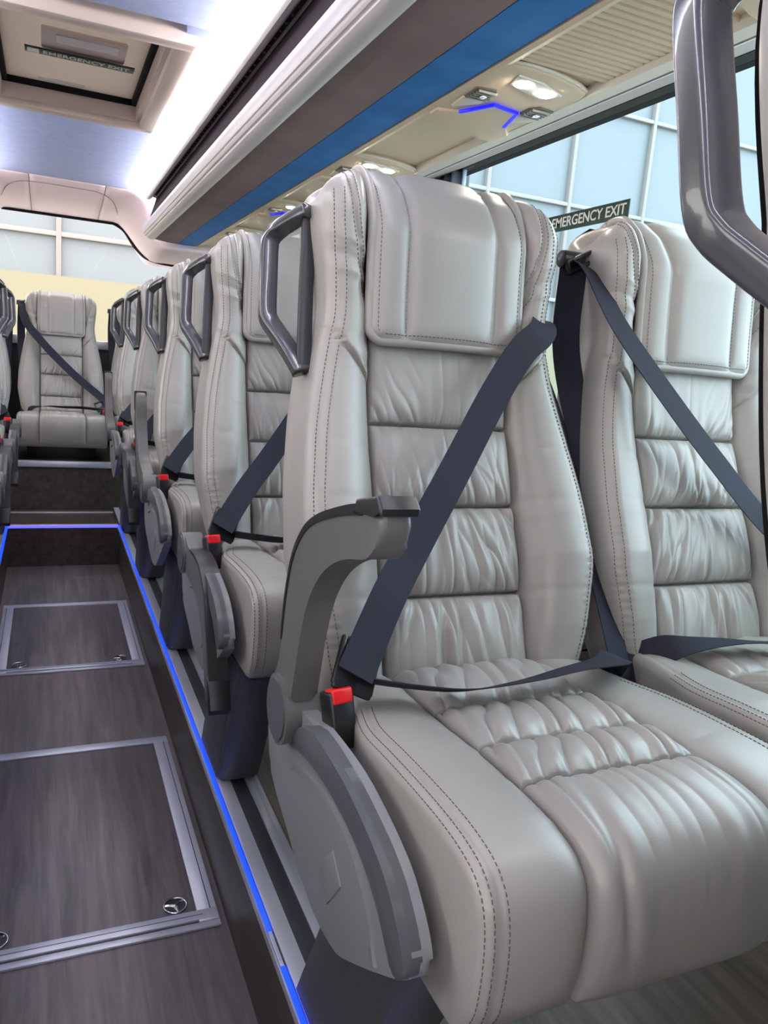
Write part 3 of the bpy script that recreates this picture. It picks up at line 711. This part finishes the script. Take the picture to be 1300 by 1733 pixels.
# --- headrest pillow draped over the top
HWP = .126; s_pb = s_of_z(.028); s_pt = STOP + .075
def pil_hw(s): d = np.clip((s - s_pb) / .022, 0, 1); return HWP - .022 * (1 - np.sqrt(1 - (1 - d) ** 2))
def pil_base(s): return .016 - .038 * sst((s - (STOP - .13)) / .10) + 0 * s
def pil_out(x, s):
    hw = pil_hw(s); ed = [-HWP, -.0725, .0745, HWP]; d = np.min([np.abs(x - e) for e in ed[1:3]], axis=0); de = np.minimum(hw - np.abs(x), s - s_pb)
    return pil_base(s) + .014 + .011 * (1 - np.exp(-d / .009)) * (1 - np.exp(-np.clip(de, 0, 1) / .009)) + (.014 - .009 * sst((s - (STOP - .12)) / .1)) * np.cos(x / HWP * 1.45)
U, S_ = np.meshgrid(np.linspace(-1, 1, 110), s_pb + (s_pt - s_pb) * np.linspace(0, 1, 130)); Xp = U * pil_hw(S_)
out = _off(back, Xp, S_, pil_out(Xp, S_)); inn = _off(back, Xp, S_, pil_base(S_) * .4 + .010 * np.cos(Xp / HWP * 1.45))
n, m_ = out.shape[:2]; I = np.arange(n * m_).reshape(n, m_)
quad = lambda A, r=False: (lambda f: f[:, ::-1] if r else f)(np.stack([A[:-1, :-1], A[:-1, 1:], A[1:, 1:], A[1:, :-1]], -1).reshape(-1, 4))
bd = np.r_[I[0, :-1], I[:-1, -1], I[-1, :0:-1], I[:0:-1, 0]]; bd2 = np.roll(bd, -1)
F = np.concatenate([quad(I), quad(I + n * m_, True), np.stack([bd, bd + n * m_, bd2 + n * m_, bd2], 1)])
PM['pillow'] = mesh('pillow', np.concatenate([out.reshape(-1, 3), inn.reshape(-1, 3)]) + [SO[0], 0, 0] - SO, F)
tl = np.linspace(s_pt, s_pb + .022, 60); ang = np.linspace(0, math.pi / 2, 8)[1:]
px = np.r_[-pil_hw(tl), -(HWP - .022) - .022 * np.cos(ang), np.linspace(-(HWP - .022), HWP - .022, 40)[1:-1], (HWP - .022) + .022 * np.cos(ang[::-1]), pil_hw(tl[::-1])]
ps = np.r_[tl, s_pb + .022 - .022 * np.sin(ang), np.full(38, s_pb), s_pb + .022 - .022 * np.sin(ang[::-1]), tl[::-1]]
pp = _off(back, px, ps, pil_base(ps) * .7 + .014 + .013 * np.cos(px / HWP * 1.45))
V, F = sweep(pp, circ(.0078, 12), up=(0, -1, .3)); PM['piping'] = mesh('piping', np.array(V) + [SO[0], 0, 0] - SO, F, True, True)
sv = np.linspace(s_pb + .012, STOP, 90); rows = []
for xe in (-.0725, .0745): rows.append(_off(back, np.full(90, xe - .0016), sv, pil_out(np.full(90, xe), sv) + .0012))
for sg in (-1, 1): xq = sg * (pil_hw(sv) - .0085); rows.append(_off(back, xq, sv, pil_out(xq, sv) + .0004))
xb = np.linspace(-HWP + .02, HWP - .02, 60); rows.append(_off(back, xb, np.full(60, s_pb + .0085), pil_out(xb, np.full(60, s_pb + .0085)) + .0004))
PM['pillow_stitch'] = stitches('stitching', rows)
# --- hard parts
L3 = lambda me: (me.transform(Matrix.Translation(-Vector(SO))), me)[1]
hp = catmull([(.358, 1.150, .212), (.345, 1.172, .204), (.326, 1.200, .188), (.317, 1.207, .175), (.314, 1.206, .160), (.311, 1.192, .110), (.309, 1.180, .065), (.311, 1.172, .050), (.318, 1.158, .036), (.330, 1.130, .012), (.338, 1.112, -.006), (.345, 1.100, -.022)], 5)
V, F = sweep(hp, rrect(.0095, .0135, .004, 3), up=(-1, 0, 0)); PM['handle'] = L3(mesh('handle', V, F, True, True))
hp2 = catmull([(.360, 1.160, .212), (.358, 1.150, .17), (.354, 1.135, .10), (.350, 1.115, .03), (.346, 1.098, -.022)], 6)
V, F = sweep(hp2, rrect(.005, .011, .003, 2), up=(-1, 0, 0)); PM['handle_mount'] = L3(mesh('mount', V, F, True, True))
HC = (.872, -.437)
arm_back = [(.914, -.415), (.894, -.385), (.884, -.35), (.874, -.285), (.854, -.232), (.818, -.194), (.775, -.172), (.725, -.156), (.68, -.144), (.648, -.138)]
arm_low = [(.612, -.160), (.635, -.178), (.68, -.190), (.72, -.206), (.757, -.230), (.790, -.268), (.810, -.315), (.822, -.365), (.832, -.41)]
sm2 = lambda p, n=5: [tuple(q) for q in catmull(p, n)]
smc = lambda p, n=5: [tuple(q) for q in catmull(list(p[-3:]) + list(p) + list(p[:3]), n)[3 * n:(3 + len(p)) * n]]
PM['arm'] = prismme('arm', sm2(arm_back) + [(.610, -.130), (.606, -.142)] + sm2(arm_low), 0, .2725, .3055, .008, 4, 50)
PM['hinge'] = cylme('hinge', HC, .0445, .268, .3105, 0, 48, .004)
PM['hinge_cap'] = cylme('cap', HC, .0385, .2655, .270, 0, 48, .0015)
offs = []
ab = np.array(sm2(arm_back[2:])); T_ = np.gradient(ab, axis=0); T_ /= np.linalg.norm(T_, axis=1)[:, None]; Nn = np.stack([-T_[:, 1], T_[:, 0]], 1); Nn *= np.sign(Nn[:, 1:2] + Nn[:, 0:1] * 1.0)
wd = np.interp(np.linspace(0, 1, len(ab)), [0, .5, 1], [.003, .006, .010])
PM['pad'] = prismme('pad', [tuple(a - n * .002) for a, n in zip(ab, Nn)] + [tuple(a + n * w_) for a, n, w_ in zip(ab[::-1], Nn[::-1], wd[::-1])], 0, .271, .307, .003, 2, 50)
PM['pad_tip'] = prismme('tip', [(.668, -.1425), (.615, -.131), (.602, -.131), (.601, -.124), (.612, -.114), (.662, -.1265)], 0, .2690, .3090, .003, 2, 50)
for k in ('arm', 'hinge', 'hinge_cap', 'pad', 'pad_tip'): PM[k].transform(Matrix.Translation((-.29, -HC[0], -HC[1])))
ARM_LOC = (.29 - SO[0], HC[0] - SO[1], HC[1] - SO[2])
sh_top = [(.93, -.43), (.86, -.425), (.785, -.420), (.683, -.418), (.615, -.428), (.556, -.445), (.523, -.467), (.502, -.490), (.498, -.510)]
sh_bot = [(.514, -.528), (.559, -.560), (.625, -.603), (.673, -.628), (.742, -.634), (.803, -.623), (.859, -.602), (.925, -.579), (.970, -.545), (.965, -.47)]
PM['shield'] = L3(prismme('shield', smc(sh_top + sh_bot), 0, .288, .308, .008, 4, 50))
mid = [(.516, -.523), (.530, -.512), (.562, -.486), (.615, -.463), (.69, -.453), (.76, -.455), (.84, -.466)]
PM['band'] = L3(prismme('band', smc(sh_top[2:] + mid), 0, .279, .298, .003, 2, 50))
mid2 = [(.572, -.560), (.60, -.520), (.65, -.490), (.715, -.482), (.79, -.490), (.85, -.51)]
PM['rib'] = L3(prismme('rib', sm2(mid2) + sm2([(.85, -.505), (.79, -.484), (.715, -.4755), (.65, -.483), (.596, -.514), (.564, -.558)]), 0, .2845, .2915, .002, 2, 50))
PM['plate'] = L3(prismme('plate', [(.700, -.592), (.665, -.545), (.695, -.522), (.735, -.562)], 0, .2865, .291, .001, 2, 50))
bm = bmesh.new()
lo_ = [(.338, .742), (.352, .730), (.415, .728), (.434, .745), (.434, .93), (.338, .93)]; hi_ = [(.332, .590), (.345, .575), (.42, .572), (.44, .59), (.44, .76), (.332, .76)]
va = [bm.verts.new((x, y, -.916)) for x, y in lo_]; vb = [bm.verts.new((x, y, -.575)) for x, y in hi_]
bm.faces.new(va); bm.faces.new(vb)
for i in range(6): bm.faces.new((va[i], va[(i + 1) % 6], vb[(i + 1) % 6], vb[i]))
bmesh.ops.bevel(bm, geom=list(bm.edges), offset=.006, segments=3, affect='EDGES'); PM['leg'] = L3(bm_mesh('leg', bm, True, 50))
PM['pan'] = L3(boxme('pan', .345, .775, .53, .90, -.60, -.55, .01)); PM['pan_short'] = L3(boxme('pan', .38, .74, .60, .88, -.665, -.56, .01))
PM['plinth'] = L3(boxme('plinth', .44, .78, .55, .95, -.96, -.915, .006)); PM['beam'] = L3(cylme('beam', (.70, -.60), .022, .36, .80, 0, 24))
# buckle
def local(bm, c, rx, rz): bmesh.ops.transform(bm, verts=bm.verts, matrix=Matrix.Translation(c) @ Matrix.Rotation(rz, 4, 'Z') @ Matrix.Rotation(rx, 4, 'X'))
bm = bmesh.new(); box(bm, -.017, .017, -.013, .013, -.07, 0, .004, 3); local(bm, (.318, .800, -.384), -.30, .25); PM['buckle'] = L3(bm_mesh('buckle', bm, True))
bm = bmesh.new(); box(bm, -.0145, .0145, -.0145, .004, -.016, .0025, .003, 3); local(bm, (.318, .800, -.384), -.30, .25); PM['button'] = L3(bm_mesh('button', bm, True))
bm = bmesh.new()
for a in ((-.030, -.022, -.004, .004, 0, .062), (.022, .030, -.004, .004, 0, .062), (-.028, .028, -.004, .004, .050, .062), (-.028, .028, -.0045, .0045, -.004, .026)): box(bm, *a, .003, 2)
bmesh.ops.transform(bm, verts=bm.verts, matrix=Matrix.Translation((.336, .796, -.386)) @ Matrix.Rotation(.25, 4, 'Z') @ Matrix.Rotation(-.45, 4, 'X') @ Matrix.Rotation(.50, 4, 'Y')); PM['tongue'] = L3(bm_mesh('tongue', bm, True))
# straps
nrm = np.array((-.18, -.92, .28))
def strap(name, pts, n0=nrm, wid=None, width=.047):
    P = np.array(pts, float); T_ = np.gradient(P, axis=0)
    W = wid if wid is not None else [np.cross(t, n0) for t in T_]
    W = [np.array(w_) / np.linalg.norm(w_) for w_ in W]
    return L3(ribbon(name, P, W, width))
PM['belt_a'] = strap('belt', [(.338, .792, -.364), (.40, .853, -.292), (.455, .90, -.236), (.533, .952, -.142), (.614, 1.0, -.033), (.668, 1.022, .036), (.703, 1.032, .064), (.728, 1.058, .082), (.742, 1.10, .088), (.745, 1.16, .078)])
PM['down_a'] = strap('belt', [(.750, 1.15, .09), (.790, 1.10, -.04), (.818, .995, -.243), (.825, .88, -.44), (.825, .85, -.52)], wid=[(.6, .8, 0), (.85, .5, 0), (.9, .35, .1), (.9, .3, .1), (.9, .3, .1)])
PM['lap_a'] = strap('belt', [(.350, .815, -.380), (.413, .789, -.385), (.481, .770, -.388), (.564, .766, -.382), (.645, .775, -.376), (.727, .800, -.382), (.79, .86, -.405), (.815, .91, -.46)],
                    wid=[(0, .88, -.46), (.1, .88, -.47), (.1, .88, -.46), (-.05, .88, -.40), (-.15, .88, -.30), (-.25, .88, -.12), (-.4, .8, .1), (-.7, .6, .2)])
mw = lambda x: .557 + 1.050 - x
PM['belt_w'] = strap('belt', [(mw(x), y, z) for x, y, z in ((.838, 1.150, .200), (.840, 1.105, .178), (.858, 1.036, .090), (.945, .992, -.020), (1.045, .960, -.124), (1.15, .930, -.222), (1.26, .86, -.31), (1.305, .80, -.36))], n0=np.array((-.25, -.92, .25)))
PM['down_w'] = strap('belt', [(mw(x), y, z) for x, y, z in ((.832, 1.150, .195), (.828, 1.133, .042), (.838, 1.041, -.151), (.848, .954, -.333), (.85, .887, -.449), (.85, .86, -.52))], wid=[(.9, .45, 0)] * 6)
PM['lap_w'] = strap('belt', [(mw(x), y, z) for x, y, z in ((.86, .90, -.43), (.90, .855, -.395), (.97, .825, -.380), (1.06, .80, -.378), (1.16, .80, -.376), (1.26, .81, -.385), (1.30, .80, -.40))],
                    wid=[(.5, .8, .2), (.3, .85, .05), (.15, .9, -.15), (0, .9, -.3), (0, .9, -.35), (0, .9, -.35), (0, .9, -.35)])
bm = bmesh.new(); ac = (mw(.835), 1.138, .208)
box(bm, ac[0] - .030, ac[0] + .030, ac[1] - .006, ac[1] + .006, ac[2] - .004, ac[2] + .004, .003)
box(bm, ac[0] - .030, ac[0] + .030, ac[1] - .006, ac[1] + .006, ac[2] - .020, ac[2] - .012, .003)
for sx in (-.030, .026): box(bm, ac[0] + sx, ac[0] + sx + .005, ac[1] - .006, ac[1] + .006, ac[2] - .02, ac[2] + .004, .002)
bmesh.ops.rotate(bm, verts=bm.verts, cent=ac, matrix=Matrix.Rotation(.45, 3, 'Y'))
cyl(bm, (ac[1] + .012, ac[2] - .006), .015, ac[0] - .012, ac[0] + .032, 0, 20, .004)
PM['guide'] = L3(bm_mesh('guide', bm, True))
PM['tagblue'] = L3(prismme('tag', [(mw(1.262), -.305), (mw(1.225), -.250), (mw(1.245), -.20), (mw(1.262), -.165), (mw(1.275), -.22), (mw(1.285), -.29)], 1, .958, .966, .002))
PIV = Vector((0, .93 - SO[1], -.43 - SO[2]))
MATOF = dict(back='leather', cush='leather', pillow='leather', piping='leather', shell='grey_plastic')
def seat(x, y, label, kind='aisle', mirror=False, arm=0.0, recline=0.0, belts=True, group=None, dz=0.0, tagblue=False, leg=True, plinth=False):
    t = thing('coach_seat', label, 'seat', (x, y + SO[1], SO[2] + Z0 + dz), group)
    if mirror: t.scale.x = -1
    def p(n, k, mt, par=None, rec=False):
        o = obj(n, PM[k], mt, par or t)
        if rec and recline:
            Mx = Matrix.Translation(PIV) @ Matrix.Rotation(recline, 4, 'X') @ Matrix.Translation(-PIV); o.matrix_local = Mx
        return o
    b = p('backrest', 'back', 'leather', rec=True)
    for k in range(4): p('centre_panel', 'back%d' % k, 'leather', b)
    tag(p('stitching', 'back_stitch', 'stitch', b), kind='stuff')
    p('back_shell', 'shell', 'pad_plastic', b)
    pl = p('headrest', 'pillow', 'leather', rec=True)
    p('piping', 'piping', 'leather', pl); tag(p('stitching', 'pillow_stitch', 'stitch', pl), kind='stuff')
    c = p('cushion', 'cush', 'leather')
    for k in range(4): p('seat_panel', 'cush%d' % k, 'leather', c)
    tag(p('stitching', 'cush_stitch', 'stitch', c), kind='stuff')
    if plinth: p('plinth', 'plinth', 'grey_plastic')
    if leg:
        p('seat_pan', 'pan', 'black_plastic')
    else: p('seat_pan', 'pan_short', 'black_plastic')
    if kind == 'aisle':
        g = p('grab_handle', 'handle', 'handle_plastic', rec=True); p('mount', 'handle_mount', 'pad_plastic', g)
        if leg: p('leg', 'leg', 'slate_plastic')
        s = p('side_shield', 'shield', 'grey_plastic'); p('trim_band', 'band', 'slate_plastic', s); p('rib', 'rib', 'grey_plastic', s); p('cover_plate', 'plate', 'grey_plastic', s)
        a = p('armrest', 'arm', 'arm_plastic'); a.location = ARM_LOC; a.rotation_euler.x = arm
        p('hinge', 'hinge', 'arm_plastic', a); p('hinge_cap', 'hinge_cap', 'slate_plastic', a); p('arm_pad', 'pad', 'pad_plastic', a); p('pad_tip', 'pad_tip', 'pad_plastic', a)
    elif leg: p('beam', 'beam', 'black_plastic')
    if belts:
        bk = p('buckle', 'buckle', 'black_plastic'); o = p('release_button', 'button', 'red_button', bk); tag(o, 'red release button')
        p('belt_tongue', 'tongue', 'black_plastic')
        if kind == 'aisle':
            p('shoulder_belt', 'belt_a', 'belt'); p('retractor_belt', 'down_a', 'belt'); p('lap_belt', 'lap_a', 'belt')
        else:
            p('shoulder_belt', 'belt_w', 'belt'); p('retractor_belt', 'down_w', 'belt'); p('lap_belt', 'lap_w', 'belt'); p('belt_guide', 'guide', 'black_plastic')
    if tagblue: tag(p('belt_tag', 'tagblue', 'blue_tag'), 'blue plastic tag')
    return t
PT = .78; XA, XW = .553, 1.050; UP, DN = math.radians(-88), math.radians(80)
G = 'grey leather coach seats'
seat(XA, 0, 'grey leather aisle seat with its armrest swung level and a dark belt buckled across', arm=0, group=G)
seat(XW, 0, 'grey leather window seat with its belt hanging from a black guide, under the exit sticker', 'window', True, group=G, tagblue=True)
seat(XA, -PT - .113, 'grey leather aisle seat facing ahead of the level armrest one, dark grab handle', arm=DN, belts=False, recline=math.radians(-3), group=G, dz=.04, plinth=True)
seat(XW, -PT - .113, 'unseen grey leather window seat added ahead of the exit sticker', 'window', True, belts=False, group=G, dz=.04, plinth=True)  # out of view, put in to shade the row behind from front light
seat(XA, PT, 'grey leather aisle seat with armrest folded down, just behind the one with the level armrest', arm=DN, group=G)
seat(XW, PT, 'grey leather window seat next to the curtained pillar, behind the exit sticker', 'window', True, group=G)
seat(XA, 2 * PT, 'grey leather aisle seat with armrest raised upright, second behind the level armrest one', arm=UP, group=G)
seat(XW, 2 * PT, 'grey leather window seat behind the curtained pillar', 'window', True, group=G)
seat(XA, 3 * PT, 'grey leather aisle seat with armrest folded down, third behind the level armrest one', arm=DN, group=G)
seat(XA, 4 * PT, 'grey leather aisle seat with armrest raised, directly ahead of the back row', arm=UP, group=G)
for k, lab in ((0, 'unseen grey leather aisle seat added across the aisle from the level armrest one'), (1, 'unseen grey leather aisle seat added across the aisle, opposite the front floor hatch'), (2, 'grey leather aisle seat across the aisle, opposite the rear floor hatch'), (3, 'grey leather aisle seat across the aisle, two ahead of the back row'), (4, 'grey leather aisle seat across the aisle, next to the rear step')):  # first two are unseen, added to shade the floor and low cushions
    seat(mx(XA), k * PT, lab, mirror=True, arm=DN, group=G)
for k, lab in ((-1, 'unseen grey leather window seat added on the far left, foremost'), (0, 'unseen grey leather window seat added on the far left, foremost but one'), (1, 'unseen grey leather window seat added on the far left, opposite the front floor hatch'), (2, 'unseen grey leather window seat added on the far left, ahead of the left pillar')):  # unseen seats added to block low light from the left windows
    seat(mx(XW), k * PT, lab, 'window', belts=False, group=G)
seat(mx(XA), -PT, 'unseen grey leather aisle seat added across the aisle, foremost of its side', mirror=True, arm=DN, belts=False, group=G)  # unseen, added to shade light coming from the front left
YB = 4.06
seat(XC, YB, 'grey leather centre seat of the back row facing straight down the aisle', 'window', True, group=G, dz=-.02, leg=False)
seat(XA + .03, YB, 'grey leather back row seat right of the centre one, behind the raised armrest', 'window', True, group=G, dz=-.02, leg=False)
seat(mx(XA + .03), YB, 'grey leather back row seat left of the centre one', 'window', False, group=G, dz=-.02, leg=False)
